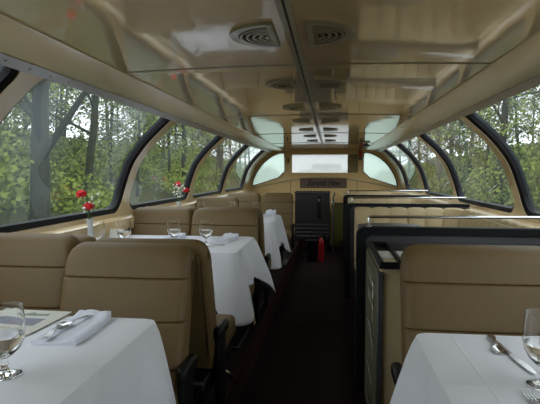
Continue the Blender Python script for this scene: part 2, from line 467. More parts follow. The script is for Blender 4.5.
# arched moulding under the end windows
bm = BM(); prev = None
for k in range(41):
    x = -1.46+2.92*k/40; z = EY-.085-.235*abs(x/1.46)**1.6
    row = [bm.verts.new((x, Y1-a, z+b)) for a, b in ((.0, -.018), (.016, -.014), (.022, 0), (.014, .012), (0, .014))]
    if prev:
        for q in range(4): bm.faces.new((prev[q], prev[q+1], row[q+1], row[q]))
    prev = row
struct('trim_20', bm, M['cream_wall'])
for i, x in enumerate((.66, -.66)): struct('trim_%d' % (21+i), bx(x-.004, x+.004, Y1-.006, Y1, .1, EY-.15), M['brown'])
struct('trim_23', bx(-.80, .80, Y1-.03, Y1, EY+.42, EY+.456, .006, 1), M['wallend'])

# name plaque
pq = thing('name_plaque', 'brown plaque with dark script lettering on the end wall below the centre window', 'sign', (-.005, Y1, EY-.21))
obj('board', bx(-.465, .465, -.028, -.002, -.10, .10, .006, 1), M['brown'], pq)
cu = bpy.data.curves.new('lettering', 'FONT'); cu.body = 'Summit View'; cu.size = .16; cu.shear = .35; cu.extrude = .002; cu.align_x = 'CENTER'; cu.align_y = 'CENTER'; cu.space_character = .9; cu.offset = .002
to = bpy.data.objects.new('lettering_curve', cu); C.objects.link(to)
bpy.context.view_layer.update()
me = bpy.data.meshes.new_from_object(to.evaluated_get(bpy.context.evaluated_depsgraph_get()))
bpy.data.objects.remove(to)
me.materials.clear(); me.materials.append(M['ink'])
lt = bpy.data.objects.new('lettering', me); link(lt, pq); lt.location = (0, -.030, 0); lt.rotation_euler = (PI/2, 0, 0); lt.scale = (.84, 1, 1)

# red lamp on the right pillar, small dark bracket on the left pillar
lm = thing('marker_lamp', 'small red lamp on the end wall pillar right of the centre window', 'lamp', (.722, Y1, EY+.375))
bm = BM(); lathe(bm, [(0, .075), (.025, .07), (.038, .04), (.040, -.04), (.03, -.06), (0, -.062)], 16, (0, -.045, 0)); obj('red_lens', bm, M['red'], lm)
obj('lamp_base', bx(-.03, .03, -.05, -.001, -.13, -.062, .008, 1), M['steel'], lm)
ds = thing('ceiling_disc', 'small round grey disc fitting on the ceiling near the far right cornice', 'fitting', (.69, 8.0, EY+.455))
bm = BM(); lathe(bm, [(0, -.05), (.05, -.045), (.055, -.02), (.02, -.01), (.02, 0), (0, 0)], 20); obj('disc', bm, M['steel'], ds)
hk = thing('wall_hook', 'small dark metal hook on the end wall pillar left of the centre window', 'hook', (-.71, Y1, EY+.24))
obj('hook_plate', bx(-.012, .012, -.008, 0, -.05, .05, .003, 1), M['black'], hk)
bm = BM(); tube(bm, [(0, -.006, -.02), (0, -.03, -.035), (0, -.035, -.01)], .006, 8); obj('hook_arm', bm, M['black'], hk)

# ------------------------------------------------------------------ seats
def slab(w, zb, zt, yb, yt, th, R=.062, r=.032, seams=(), nx=34, sd=.009, puff=.012):
    """upholstered back, front face towards -y, seams are sewn valleys at heights"""
    bm = BM()
    prof = []                                        # (t, side): closed loop param: front up, over the top, back down
    FS = sorted(set([round(k/40, 4) for k in range(41)]+[round((s_+d_-zb)/(zt-zb), 5) for s_ in seams for d_ in (-.010, -.006, -.003, 0, .003, .006, .010)]+[.9625, .9875]))
    NZ = len(FS)-1
    def crow(x):
        ax = abs(x); e = 0.; dz = 0.
        if ax > w/2-r: q = (ax-(w/2-r))/r; e = r*(1-math.sqrt(max(0, 1-q*q)))
        if ax > w/2-R: q = (ax-(w/2-R))/R; dz = R*(1-math.sqrt(max(0, 1-min(1, q)**2)))
        pts = []
        zk = zb+(zt-zb)*.84
        def ZF(f): return zb+(zt-zb)*f if f <= .84 else zk+(f-.84)/.16*(zt-dz-zk)
        for k in range(NZ+1):
            f = FS[k]; z = ZF(f)
            lean = yb+(yt-yb)*(z-zb)/(zt-zb)
            top = 0.; d = zt-dz-z; rt = th*.46
            if d < rt: q = (rt-d)/rt; top = rt*(1-math.sqrt(max(0, 1-q*q)))
            if z-zb < .02: q = (.02-(z-zb))/.02; top = max(top, .02*(1-math.sqrt(max(0, 1-q*q))))
            groove = sum(sd*math.exp(-((z-s)/.0035)**2) for s in seams)
            pf = puff*(1-(min(1, ax/(w/2)))**4)*(math.sin(PI*min(1, max(0, f)))**.5)
            pts.append((lean+e*.8+top-pf+groove, z))
        for k in range(NZ, -1, -1):
            f = FS[k]; z = ZF(f); lean = yb+(yt-yb)*(z-zb)/(zt-zb)
            d = zt-dz-z; rt = th*.46; top = 0.
            if d < rt: q = (rt-d)/rt; top = rt*(1-math.sqrt(max(0, 1-q*q)))
            pts.append((lean+th-e*.8-top, z))
        return pts
    xs = []
    for k in range(nx+1):
        u = -1+2*k/nx; xs.append(math.copysign(abs(math.sin(u*PI/2)), u)*w/2)
    rows = []
    for x in xs: rows.append([bm.verts.new((x, y, z)) for y, z in crow(x)])
    m = len(rows[0])
    for a, b in zip(rows, rows[1:]):
        for k in range(m): bm.faces.new((a[k], a[(k+1) % m], b[(k+1) % m], b[k]))
    bm.faces.new(rows[0]); bm.faces.new(rows[-1][::-1])
    return bm
def make_seat(w=.53):
    s = thing('dining_chair', 'x', 'chair')
    H = EY-.288-PLAT                                   # top of the back above the platform
    hs = [EY+z-PLAT for z in (-.416, -.573, -.74)]
    obj('backrest', slab(w, .34, H, -.19, 0, .115, seams=hs), M['vinyl'], s)
    bm = slab(w-.05, .40, H-.035, -.07, .099, .02, R=.06, r=.01, seams=(), puff=0.0); obj('back_panel', bm, M['vinyl_side'], s)
    bm = bx(-w/2, w/2, -.60, -.10, .33, .455, .035, 4); obj('seat_cushion', bm, M['vinyl'], s)
    bm = bx(-w/2+.02, w/2-.02, -.56, .06, .24, .33, .01, 1); obj('seat_frame', bm, M['black'], s)
    bm = bx(-.12, .12, -.42, -.08, .03, .24, .02, 2); box(bm, -.2, .2, -.5, -.02, 0, .03, .008, 1); obj('pedestal', bm, M['black'], s)
    for q in (-1, 1):
        bm = BM(); box(bm, *sorted((q*(w/2-.0), q*(w/2+.040))), -.21, -.03, .49, .545, .018, 3)
        box(bm, *sorted((q*(w/2-.005), q*(w/2+.028))), -.18, -.06, .10, .50, .010, 2)
        obj('armrest', bm, M['black'], s)
    bm = BM(); tube(bm, [(w/2-.03, -.30, .25), (w/2+.01, -.32, .22), (w/2+.025, -.36, .17), (w/2+.025, -.38, .155)], .009, 8); obj('recline_lever', bm, M['chrome'], s)
    bm = BM(); tube(bm, [(-w/2+.03, -.30, .25), (-w/2-.01, -.32, .22), (-w/2-.025, -.36, .17), (-w/2-.025, -.38, .155)], .009, 8); obj('recline_lever', bm, M['chrome'], s)
    return s
seat = make_seat()
first = [True]
def put_seat(x0, x1, y, face, label, sz=1.):
    """face +1: front towards the camera"""
    loc = ((x0+x1)/2, y, PLAT); rz = 0 if face > 0 else PI
    if first[0]:
        first[0] = False; o = seat; o.location = loc; o.rotation_euler = (0, 0, rz); o['label'] = label
    else: o = dup(seat, loc, rz, label)
    o['group'] = 'tan dining chairs'; o.scale = ((x1-x0)/.53, 1, sz)
    return o
put_seat(-.935, -.415, 1.915, 1, 'tan vinyl aisle seat facing the camera behind the left front table')
put_seat(-1.475, -.945, 2.00, 1, 'tan vinyl window seat facing the camera behind the left front table', 1.022)
put_seat(-.92, -.39, 2.16, -1, 'tan vinyl aisle seat facing away towards the second left table')
put_seat(-1.46, -.93, 2.24, -1, 'tan vinyl window seat facing away towards the second left table')
put_seat(-.965, -.43, 3.90, 1, 'tan vinyl aisle seat facing the camera behind the second left table')
put_seat(-1.49, -.975, 3.95, 1, 'tan vinyl window seat facing the camera behind the second left table')
put_seat(-.95, -.42, 4.15, -1, 'tan vinyl aisle seat facing away towards the third left table')
put_seat(-1.48, -.955, 4.19, -1, 'tan vinyl window seat facing away towards the third left table')
put_seat(-1.45, -.94, 5.80, 1, 'tan vinyl window seat facing the camera behind the third left table')
put_seat(-1.34, -.85, 7.03, 1, 'tan vinyl window seat farthest down the left side by the end wall')
put_seat(-.83, -.385, 7.05, 1, 'tan vinyl aisle seat farthest down the left side beside the steel cabinet')
put_seat(.400, .955, 1.90, 1, 'tan vinyl seat facing the camera behind the right front table', 1.016)

# ------------------------------------------------------------------ tables and cloths
def make_table(x0, x1, y0, y1, label):
    w, l = x1-x0, y1-y0
    t = thing('dining_table', label, 'table', ((x0+x1)/2, (y0+y1)/2, PLAT), 0, 'dining tables under white cloths')
    H = TAB-PLAT
    obj('table_top', bx(-w/2, w/2, -l/2, l/2, H-.035, H-.006, .008, 2), M['brown'], t)
    bm = BM(); lathe(bm, [(.0, H-.04), (.09, H-.04), (.04, H-.08), (.035, .06), (.17, .02), (.18, 0), (0, 0)], 20); obj('pedestal', bm, M['black'], t)
def make_cloth(x0, x1, y0, y1, free, label, seed=0, base=.40, corner=.16, flare=.12, ffar=None, farmax=.25):
    ffar = ffar or flare
    """free: which side hangs in the aisle, +1 = +x side, -1 = -x side; near and far sides hang too"""
    rr = random.Random(seed)
    x0 -= .006; x1 += .006; y0 -= .006; y1 += .006
    rc = .04; per = []
    wall_x = x0 if free > 0 else x1
    ax = x1 if free > 0 else x0
    # path: wall/near -> aisle/near corner -> aisle/far corner -> wall/far (open at the wall)
    def add(p, n): per.append((p, n))
    s = free
    NS = 34
    for k in range(NS): f = k/NS; add((wall_x+(ax-s*rc-wall_x)*f, y0), (0, -1))
    for k in range(9): a = PI/2*k/8; add((ax-s*rc+s*rc*math.sin(a), y0+rc-rc*math.cos(a)), (s*math.sin(a), -math.cos(a)))
    for k in range(1, NS): f = k/NS; add((ax, y0+rc+(y1-y0-2*rc)*f), (s, 0))
    for k in range(9): a = PI/2*k/8; add((ax-s*rc+s*rc*math.cos(a), y1-rc+rc*math.sin(a)), (s*math.cos(a), math.sin(a)))
    for k in range(1, NS+1): f = k/NS; add((ax-s*rc+(wall_x-ax+s*rc)*f, y1), (0, 1))
    cum = [0]
    for (a, _), (b, _) in zip(per, per[1:]): cum.append(cum[-1]+math.dist(a, b))
    cn, cf = cum[NS+4], cum[2*NS+8+4] if len(cum) > 2*NS+12 else cum[-1]
    ph = [rr.uniform(0, 6.28) for _ in range(4)]
    bm = BM(); NV = 18; cols = []
    for (p, n), u in zip(per, cum):
        dn, df = u-cn, u-cf
        cw = math.exp(-(dn/.13)**2)+math.exp(-(df/.13)**2)
        drop = base+corner*cw+.012*math.sin(u*9+ph[0])
        if u > cf: q = min(1, (u-cf)/.07); drop = drop*(1-q)+min(drop, farmax)*q
        fl = flare if dn < (cf-cn)/2 else ffar
        col = []
        for j in range(NV+1):
            t = j/NV; zz = -drop*t
            fold = (.028*math.sin(u*17+ph[1])+.018*math.sin(u*31+ph[2]))*min(1, t*1.5)*(1-.6*math.exp(-(dn/.08)**2))
            edge = .004*(1-math.exp(-t*25))
            off = edge+fl*cw*(t**.85)+.03*t+fold*(.9 if abs(n[0]) > .5 or True else 1)
            rnd_ = .008*(1-math.cos(min(1, t*10)*PI/2))
            tw = .018*math.sin(u*14+ph[3])*t
            tx, ty = -n[1], n[0]
            col.append(bm.verts.new((p[0]+n[0]*off+tx*tw, p[1]+n[1]*off+ty*tw, TAB+.001+zz-(0 if j else 0))))
        cols.append(col)
    for a, b in zip(cols, cols[1:]):
        for j in range(NV): bm.faces.new((a[j], b[j], b[j+1], a[j+1]))
    # top: grid with slight press creases, joined at the rim by a fan of inner ring
    top = [c[0] for c in cols]
    inner = []
    cx, cy = (x0+x1)/2, (y0+y1)/2
    rings = [top]
    for q in (.985, .8, .6, .4, .2):
        rings.append([bm.verts.new((cx+(v.co.x-cx)*q, cy+(v.co.y-cy)*q, TAB+.0035)) for v in top])
    for A, B in zip(rings, rings[1:]):
        for k in range(len(A)-1): bm.faces.new((A[k], A[k+1], B[k+1], B[k]))
    cvt = bm.verts.new((cx, cy, TAB+.0035))
    for k in range(len(top)-1): bm.faces.new((rings[-1][k], rings[-1][k+1], cvt))
    for A, B in zip(rings, rings[1:]): bm.faces.new((A[-1], A[0], B[0], B[-1]))
    bm.faces.new((rings[-1][-1], rings[-1][0], cvt))
    o = obj('tablecloth', bm, M['cloth'])
    md = o.modifiers.new('thickness', 'SOLIDIFY'); md.thickness = .0015; md.offset = 1
    return tag(o, label, 'tablecloth', 'white tablecloths')
LT3 = [(-1.44, -.452, .70, 1.615, 'left front', 3), (-1.44, -.452, 3.04, 3.815, 'second left', 11), (-1.44, -.452, 4.98, 5.86, 'third left', 23)]
for x0, x1, y0, y1, nm, sd in LT3:
    make_table(x0, x1, y0, y1, 'dining table under the %s white cloth by the windows' % nm)
make_cloth(-1.44, -.452, .70, 1.615, 1, 'white cloth on the left front table with the open menu', 3, .42, .14, .13)
make_cloth(-1.44, -.452, 3.04, 3.815, 1, 'white cloth on the second left table hanging in points over the aisle', 11, .25, .19, .07, .11)
make_cloth(-1.44, -.452, 4.98, 5.86, 1, 'white cloth on the third left table, farthest down the car', 23, .28, .17, .08, .11)
make_table(.402, 1.44, .66, 1.575, 'dining table under the right front white cloth')
make_cloth(.402, 1.44, .66, 1.575, -1, 'white cloth on the right front table with fork and knife', 8, .42, .14, .12)

# ------------------------------------------------------------------ tableware
ZT = TAB+.0055
def make_goblet():
    g = thing('water_goblet', 'x', 'glass')
    o = [(0, .0), (.036, 0), (.038, .003), (.034, .006), (.012, .012), (.0075, .020), (.0105, .028), (.0075, .036), (.010, .044), (.022, .052), (.036, .066), (.045, .085), (.049, .108), (.0485, .135), (.045, .172)]
    i = [(.0435, .172), (.0465, .135), (.047, .108), (.043, .086), (.034, .069), (.020, .056), (.0, .050)]
    bm = BM(); lathe(bm, o+i, 36); obj('glass_bowl', bm, M['goblet'], g)
    bm = BM(); lathe(bm, [(0, .0505), (.0198, .0565), (.0338, .0695), (.0428, .0865), (.0462, .100), (0, .100)], 36); obj('water', bm, M['water'], g)
    return g
gob = make_goblet()
def put_gob(x, y, lab, s=1.):
    global gob_used
    o = dup(gob, (x, y, ZT), 0, lab, 'water goblets', (s, s, s)); return o
G = [(-.655, 1.115, 'large water goblet at the left edge of the left front table'),
     (.628, 1.205, 'water goblet on the right front table beside the knife'),
     (-.715, 3.36, 'water goblet nearest the aisle on the second left table'),
     (-.94, 3.36, 'water goblet second from the aisle on the second left table'),
     (-1.235, 3.20, 'water goblet third from the aisle on the second left table'),
     (-1.40, 3.15, 'water goblet nearest the flower vase on the second left table'),
     (-.68, 5.45, 'water goblet nearest the aisle on the third left table'),
     (-.93, 5.45, 'water goblet in the middle of the third left table'),
     (-1.28, 5.42, 'water goblet nearest the window on the third left table')]
gob.location = (G[0][0], G[0][1], ZT); gob['label'] = G[0][2]; gob['group'] = 'water goblets'
for x, y, l in G[1:]: put_gob(x, y, l)

def strip(bm, secs, th=.0025):
    """secs: (s, half width, z centre, cup) along +y"""
    rows = []
    for s, hw, z, cup in secs:
        row = []
        for q in (-1, -.5, 0, .5, 1): row.append((q*hw, s, z-cup*(1-q*q)))
        rows.append(([bm.verts.new((x, y, zz+th/2)) for x, y, zz in row], [bm.verts.new((x, y, zz-th/2)) for x, y, zz in row]))
    for (a, a2), (b, b2) in zip(rows, rows[1:]):
        for k in range(4):
            bm.faces.new((a[k], a[k+1], b[k+1], b[k])); bm.faces.new((a2[k+1], a2[k], b2[k], b2[k+1]))
        bm.faces.new((a[0], b[0], b2[0], a2[0])); bm.faces.new((a[4], a2[4], b2[4], b[4]))
    for (a, a2) in (rows[0], rows[-1]): bm.faces.new(list(a)+list(a2)[::-1])
    return bm
def handle_secs(L): return [(-L, .005, .004, 0), (-L+.006, .010, .004, 0), (-L+.03, .0105, .005, 0), (-L*.55, .006, .007, 0), (-L*.2, .0035, .010, 0), (0, .0035, .009, 0)]
def make_fork(name='fork'):
    t = thing(name, 'x', 'cutlery')
    obj('handle', strip(BM(), handle_secs(.12)), M['silver'], t)
    bm = strip(BM(), [(0, .0035, .009, 0), (.012, .011, .006, .001), (.028, .0125, .004, .002)])
    for q in (-.0105, -.0035, .0035, .0105): 
        tube(bm, [(q, .026, .0035), (q, .045, .003), (q*1.02, .062, .005), (q*1.02, .070, .008)], [.0016, .0015, .0013, .0006], 6)
    obj('tines', bm, M['silver'], t); return t
def make_spoon():
    t = thing('spoon', 'x', 'cutlery')
    obj('handle', strip(BM(), handle_secs(.105)), M['silver'], t)
    secs = [(.055*(1-math.cos(PI*k/12))/2*1.05, max(.0035, .0175*math.sin(PI*min(1, max(0, k/12)))**.8), .009-.0008*k*.5, .006*math.sin(PI*k/12)) for k in range(13)]
    obj('bowl', strip(BM(), secs, .0015), M['silver'], t); return t
def make_knife():
    t = thing('table_knife', 'x', 'cutlery')
    bm = BM(); tube(bm, [(0, -.115, .006), (0, -.110, .006), (0, -.07, .006), (0, -.02, .006), (0, 0, .006)], [.004, .0085, .008, .0065, .005], 10)
    bmesh.ops.scale(bm, vec=(1, 1, .7), verts=bm.verts); obj('handle', bm, M['silver'], t)
    bm = prism(BM(), [(-.006, 0), (-.009, .02), (-.010, .09), (-.004, .125), (.004, .135), (.0095, .11), (.010, .02), (.006, 0)], 'z', .003, .0055, .0006); obj('blade', bm, M['silver'], t); return t
fk, sp, kn = make_fork(), make_spoon(), make_knife()
def put(o, used, loc, rz, lab, grp=None, sc=None):
    if not used:
        o.location = loc; o.rotation_euler = (0, 0, rz); o['label'] = lab
        if sc: o.scale = sc
        return o
    return dup(o, loc, rz, lab, grp, sc)

# napkins
def make_napkin(w=.125, l=.27, name='napkin'):
    bm = BM(); nx, ny = 16, 24; top = []
    def hz(u, v):
        a = .010+.010*max(0, (u-.72)/.28)**.5*(1 if u > .72 else 0)+.004*(u < .15)
        pocket = .012*math.exp(-((u-.45)/.3)**2)*max(0, (v-.35))*1.5
        lift = .012*max(0, v-.75)/.25
        return a+pocket+lift
    def P(u, v): 
        sk = .012*(v-.5)
        return (w*(u-.5)+sk*(1-u)+.008*math.sin(v*3), l*(v-.5)+.018*(1-u)*v)
    T = [[bm.verts.new((*P(i/nx, j/ny), hz(i/nx, j/ny)*(1 if 0 < i < nx and 0 < j < ny else .8))) for i in range(nx+1)] for j in range(ny+1)]
    Bt = [[bm.verts.new((*P(i/nx, j/ny), 0)) for i in range(nx+1)] for j in range(ny+1)]
    for j in range(ny):
        for i in range(nx):
            bm.faces.new((T[j][i], T[j][i+1], T[j+1][i+1], T[j+1][i])); bm.faces.new((Bt[j][i+1], Bt[j][i], Bt[j+1][i], Bt[j+1][i+1]))
    for j in range(ny):
        bm.faces.new((T[j][0], T[j+1][0], Bt[j+1][0], Bt[j][0])); bm.faces.new((T[j+1][nx], T[j][nx], Bt[j][nx], Bt[j+1][nx]))
    for i in range(nx):
        bm.faces.new((T[0][i+1], T[0][i], Bt[0][i], Bt[0][i+1])); bm.faces.new((T[ny][i], T[ny][i+1], Bt[ny][i+1], Bt[ny][i]))
    n = obj(name, bm, M['napkin']); return n
nap = make_napkin(); nap.location = (-.658, 1.462, ZT); nap.rotation_euler = (0, 0, .06)
tag(nap, 'white folded napkin holding fork and spoon on the left front table', 'napkin', 'folded napkins')
def nap_copy(x, y, rz, s, lab):
    c = nap.copy(); C.objects.link(c); c.location = (x, y, ZT); c.rotation_euler = (0, 0, rz); c.scale = s; c['label'] = lab
nap_copy(-.63, 3.60, -.15, (1, .85, 1.3), 'white folded napkin near the aisle corner of the second left table')
nap_copy(-1.06, 3.60, -.5, (1, .85, 1.4), 'white folded napkin between the goblets on the second left table')
nap_copy(-.55, 5.66, 0, (1, .8, 2.3), 'white folded napkin on the third left table by the aisle')
put(fk, 0, (-.675, 1.47, ZT+.016), -.22+PI, 'silver fork lying on the folded napkin on the left front table')
put(sp, 0, (-.690, 1.43, ZT+.0155), .12, 'silver spoon lying on the folded napkin on the left front table')
put(kn, 0, (.620, 1.395, ZT), PI+.10, 'silver table knife on the right front table, blade towards the goblet')
put(fk, 1, (.575, 1.095, ZT), .06, 'silver fork at the near edge of the right front table')
put(sp, 1, (.602, 1.455, ZT), PI-.13, 'silver teaspoon beside the knife handle on the right front table')
put(sp, 1, (-.66, 3.26, ZT), PI-.9, 'silver spoon beside the aisle goblet on the second left table')
put(kn, 1, (-.86, 3.40, ZT), PI/2+.15, 'silver table knife lying between two goblets on the second left table')
put(kn, 1, (-1.12, 3.28, ZT), PI/2-.2, 'silver table knife left of the middle napkin on the second left table')
put(sp, 1, (-1.00, 3.52, ZT), -.6, 'silver spoon by the middle napkin on the second left table')
put(kn, 1, (-.90, 1.08, ZT), .4, 'silver table knife behind the large left goblet')

# menus on the left front table
mn = thing('menu_card', 'pale printed menu card with blue picture beside the folded napkin', 'menu', (-.895, 1.525, ZT), -.03)
obj('cover', prism(BM(), rrect(-.125, .125, -.125, .125, .006, 2), 'z', .0035, .0055), M['paper'], mn)
obj('back_leaf', prism(BM(), rrect(-.128, .120, -.137, .118, .006, 2), 'z', 0, .0033), M['papertan'], mn)
obj('picture', prism(BM(), [(-.09, -.045), (.085, -.045), (.085, .03), (-.06, .03), (-.09, .01)], 'z', .0055, .006), M['blueprint'], mn)
obj('emblem', prism(BM(), [(-.03, .062), (.02, .058), (.07, .066), (.065, .085), (.02, .082), (0, .098), (-.015, .082)], 'z', .0055, .006), M['greenprint'], mn)
bm = BM()
for k, (w_, h_) in enumerate(((.012, .020), (.006, .013), (.010, .016), (.005, .012), (.011, .019), (.006, .012))):
    x_ = -.005+k*.016
    box(bm, x_, x_+.0022, -.090, -.090+h_, .0054, .0059); box(bm, x_, x_+w_*.8, -.090+h_*.5, -.090+h_*.5+.002, .0054, .0059)
obj('title', bm, M['ink'], mn)

# bud vases with flowers
def make_vase(lab, loc, seed, white_n, reds, rz=0):
    rr = random.Random(seed)
    v = thing('bud_vase', lab, 'vase', loc, rz, 'white bud vases with red flowers')
    bm = BM(); lathe(bm, [(0, 0), (.030, 0), (.031, .01), (.024, .05), (.017, .10), (.016, .14), (.020, .175), (.025, .195), (.022, .195), (.015, .14), (.0, .13)], 20); obj('vase_body', bm, M['vase'], v)
    for (dx, dy, h, r) in reds:
        bm = BM(); tube(bm, [(0, 0, .15), (dx*.5, dy*.5, .5*(h+.15)), (dx, dy, h)], .0022, 6); st = obj('stem', bm, M['stem'], v)
        bm = BM()
        for k in range(46):
            a = rr.uniform(0, 6.28); e = rr.uniform(-.3, 1.45); n = Vector((math.cos(a)*math.cos(e), math.sin(a)*math.cos(e), math.sin(e)*.7))
            c = Vector((dx, dy, h))+n*r*rr.uniform(.45, .95); t = n.cross(Vector((rr.uniform(-1, 1), rr.uniform(-1, 1), rr.uniform(-1, 1)))).normalized(); b2 = n.cross(t).normalized()
            s = r*.48
            vs = [bm.verts.new(c+t*s*math.cos(q)*(1+.15*math.sin(3*q))+b2*s*math.sin(q)+n*.25*s*math.cos(2*q)) for q in [2*PI*i/8 for i in range(8)]]
            bm.faces.new(vs)
        lathe(bm, [(0, -r*.7), (r*.35, -r*.45), (r*.62, 0), (r*.5, r*.35), (0, r*.5)], 12, (dx, dy, h))
        obj('red_bloom', bm, M['petal'], v)
    bm = BM()
    for k in range(white_n):
        dx, dy, h = rr.gauss(0, .032), rr.gauss(0, .03), rr.uniform(.24, .38)
        bmesh.ops.create_icosphere(bm, subdivisions=1, radius=rr.uniform(.005, .010), matrix=Matrix.Translation((dx, dy, h)))
    bm2 = BM()
    for k in range(7):
        dx, dy = rr.gauss(0, .04), rr.gauss(0, .03); tube(bm2, [(0, 0, .15), (dx*.6, dy*.6, .26), (dx, dy, .35)], .0012, 5)
    obj('filler_stems', bm2, M['stem'], v); f = obj('white_blossoms', bm, M['white'], v); f['kind'] = 'stuff'
make_vase('white bud vase with two red carnations beside the second left table window', (-1.41, 3.075, TAB+.005), 2, 14, [(-.045, -.02, .355, .034), (-.005, .0, .275, .036)])
make_vase('white bud vase with red carnations and white sprays on the third left table', (-1.42, 5.03, TAB+.005), 5, 60, [(-.004, .0, .37, .036), (.075, .01, .31, .034)])
cdh = thing('table_card', 'small white and pink card standing by the window on the second left table', 'card', (-1.415, 2.99+.12, TAB+.005))
cdh.location = (-1.38, 3.42, TAB+.005)
bm = BM(); prism(bm, [(-.04, 0), (.04, 0), (.004, .09), (-.004, .09)], 'x', -.05, .05); obj('card_leaf', bm, M['paper'], cdh)

# ------------------------------------------------------------------ right side: partitions, banquettes, counter
def make_partition(y, label, xr=1.46, rail_end=1.43, top=EY-.303, x0=.28, bt=.045):
    p = thing('partition', label, 'partition', (x0, y, PLAT))
    H = top-PLAT; W = xr-x0
    # panel
    out = rrect(.022, W, 0.0, H-bt*.5, (0.001, .001, .001, .03), 6)
    obj('panel', prism(BM(), out, 'y', -.018, .018), M['steel'], p)
    # edge band: L shaped rounded
    o = [(0, 0)]+[(.05-.05*math.cos(PI/2*k/8), H-.05+.05*math.sin(PI/2*k/8)) for k in range(9)]+[(W, H), (W, H-bt)]+[(.05+.03-.03*math.sin(PI/2*k/8), H-bt-.03+.03*math.cos(PI/2*k/8)) for k in range(9)]+[(.05, 0)]
    obj('edge_band', prism(BM(), o, 'y', -.035, .035, .006), M['blackedge'], p)
    bm = BM(); tube(bm, [(.07, 0, H-.005), (.07, 0, H+.045), (.075, 0, H+.053), (.09, 0, H+.055), (rail_end-x0, 0, H+.06)], .0085, 10); obj('hand_rail', bm, M['chrome'], p)
    bm = BM(); lathe(bm, [(0, -.006), (.018, -.006), (.018, .006), (.010, .012), (0, .012)], 16, (.07, 0, H)); obj('rail_foot', bm, M['chrome'], p)
    return p
make_partition(2.86, 'black-edged steel partition nearest the camera on the right with chrome rail')
make_partition(5.02, 'black-edged steel partition second down the right side with chrome rail', bt=.026)
make_partition(6.92, 'black-edged steel partition farthest down the right side with chrome rail', x0=.31, bt=.018)

def make_banquette(y, ynear, label, ztop=EY-.335):
    b = thing('banquette', label, 'bench seat', (0, 0, 0), 0, 'tufted cream banquettes')
    # path of the front of the back: along x then curving towards the camera along the wall
    pts = []; xa, xb = .37, 1.36; rr = .20
    L1 = xb-rr-xa; n1 = 60
    for k in range(n1): pts.append(((xa+L1*k/n1, y), (0, -1)))
    for k in range(17): a = PI/2*k/16; pts.append(((xb-rr+rr*math.sin(a), y-rr+rr*math.cos(a)), (-math.sin(a), -math.cos(a))))
    L2 = (y-rr)-ynear; n2 = 80
    for k in range(1, n2+1): pts.append(((xb, y-rr-L2*k/n2), (-1, 0)))
    cum = [0]
    for (p, _), (q, _) in zip(pts, pts[1:]): cum.append(cum[-1]+math.dist(p, q))
    den = list(zip(pts, cum)); pts = []; us = []; step = .165/14; tt = 0.; i = 0
    while tt <= cum[-1]-.001:
        while i < len(den)-2 and den[i+1][1] < tt: i += 1
        ((pa, na), ua), ((pb, nb_), ub) = den[i], den[i+1]; f = (tt-ua)/(ub-ua)
        pts.append(((pa[0]+(pb[0]-pa[0])*f, pa[1]+(pb[1]-pa[1])*f), (na[0]+(nb_[0]-na[0])*f, na[1]+(nb_[1]-na[1])*f))); us.append(tt); tt += step
    cum = us
    H = ztop; z0 = PLAT+.42
    bm = BM(); rows = []
    for (p, n), u in zip(pts, cum):
        bulge = abs(math.sin(PI*u/.165))**.4
        prof = []
        for k in range(13):
            f = k/12; z = z0+(H-.04-z0)*f; prof.append((  .022+.034*bulge*math.sin(PI*min(1, f*.9+.1))**.6-.05*f+.03, z))
        for k in range(7):
            a = PI*k/6; prof.append((-.045+.035*math.cos(a), H-.04+(.026+.016*bulge)*math.sin(a)))
        prof.append((-.08, z0))
        rows.append([bm.verts.new((p[0]+n[0]*d, p[1]+n[1]*d, z)) for d, z in prof])
    m = len(rows[0])
    for a, c in zip(rows, rows[1:]):
        for k in range(m): bm.faces.new((a[k], a[(k+1) % m], c[(k+1) % m], c[k]))
    bm.faces.new(rows[0]); bm.faces.new(rows[-1][::-1])
    obj('tufted_back', bm, M['lounge'], b)
    poly = [(xa, y-.02), (xb, y-.02), (xb, ynear), (xb-.45, ynear), (xb-.45, y-.62), (xb-.62, y-.47), (xa, y-.47)]
    obj('seat_cushion', prism(BM(), poly, 'z', PLAT+.32, PLAT+.43, .02), M['lounge'], b)
    poly2 = [(x+(.03 if x < 1 else 0), yy+(.03 if yy < y-.1 else 0)) for x, yy in poly]
    obj('plinth', prism(BM(), poly2, 'z', PLAT, PLAT+.32), M['black'], b)
make_banquette(4.90, 3.05, 'curved cream tufted bench against the second right partition')
make_banquette(6.80, 5.20, 'curved cream tufted bench against the farthest right partition')
make_banquette(9.0, 7.10, 'curved cream tufted bench by the end wall on the right')
def lounge_table(y, label):
    t = thing('lounge_table', label, 'table', (.62, y, PLAT), 0, 'oval lounge tables')
    H = EY-.415-PLAT
    bm = BM(); prism(bm, rrect(-.27, .22, -.36, .36, .2, 10), 'z', H-.03, H, .006); obj('table_top', bm, M['steel'], t)
    bm = BM(); lathe(bm, [(0, H-.03), (.1, H-.03), (.035, H-.07), (.035, .05), (.16, .02), (.16, 0), (0, 0)], 20); obj('pedestal', bm, M['black'], t)
lounge_table(3.85, 'grey rounded lounge table between the two nearest right partitions')
lounge_table(5.85, 'grey rounded lounge table behind the second right partition')

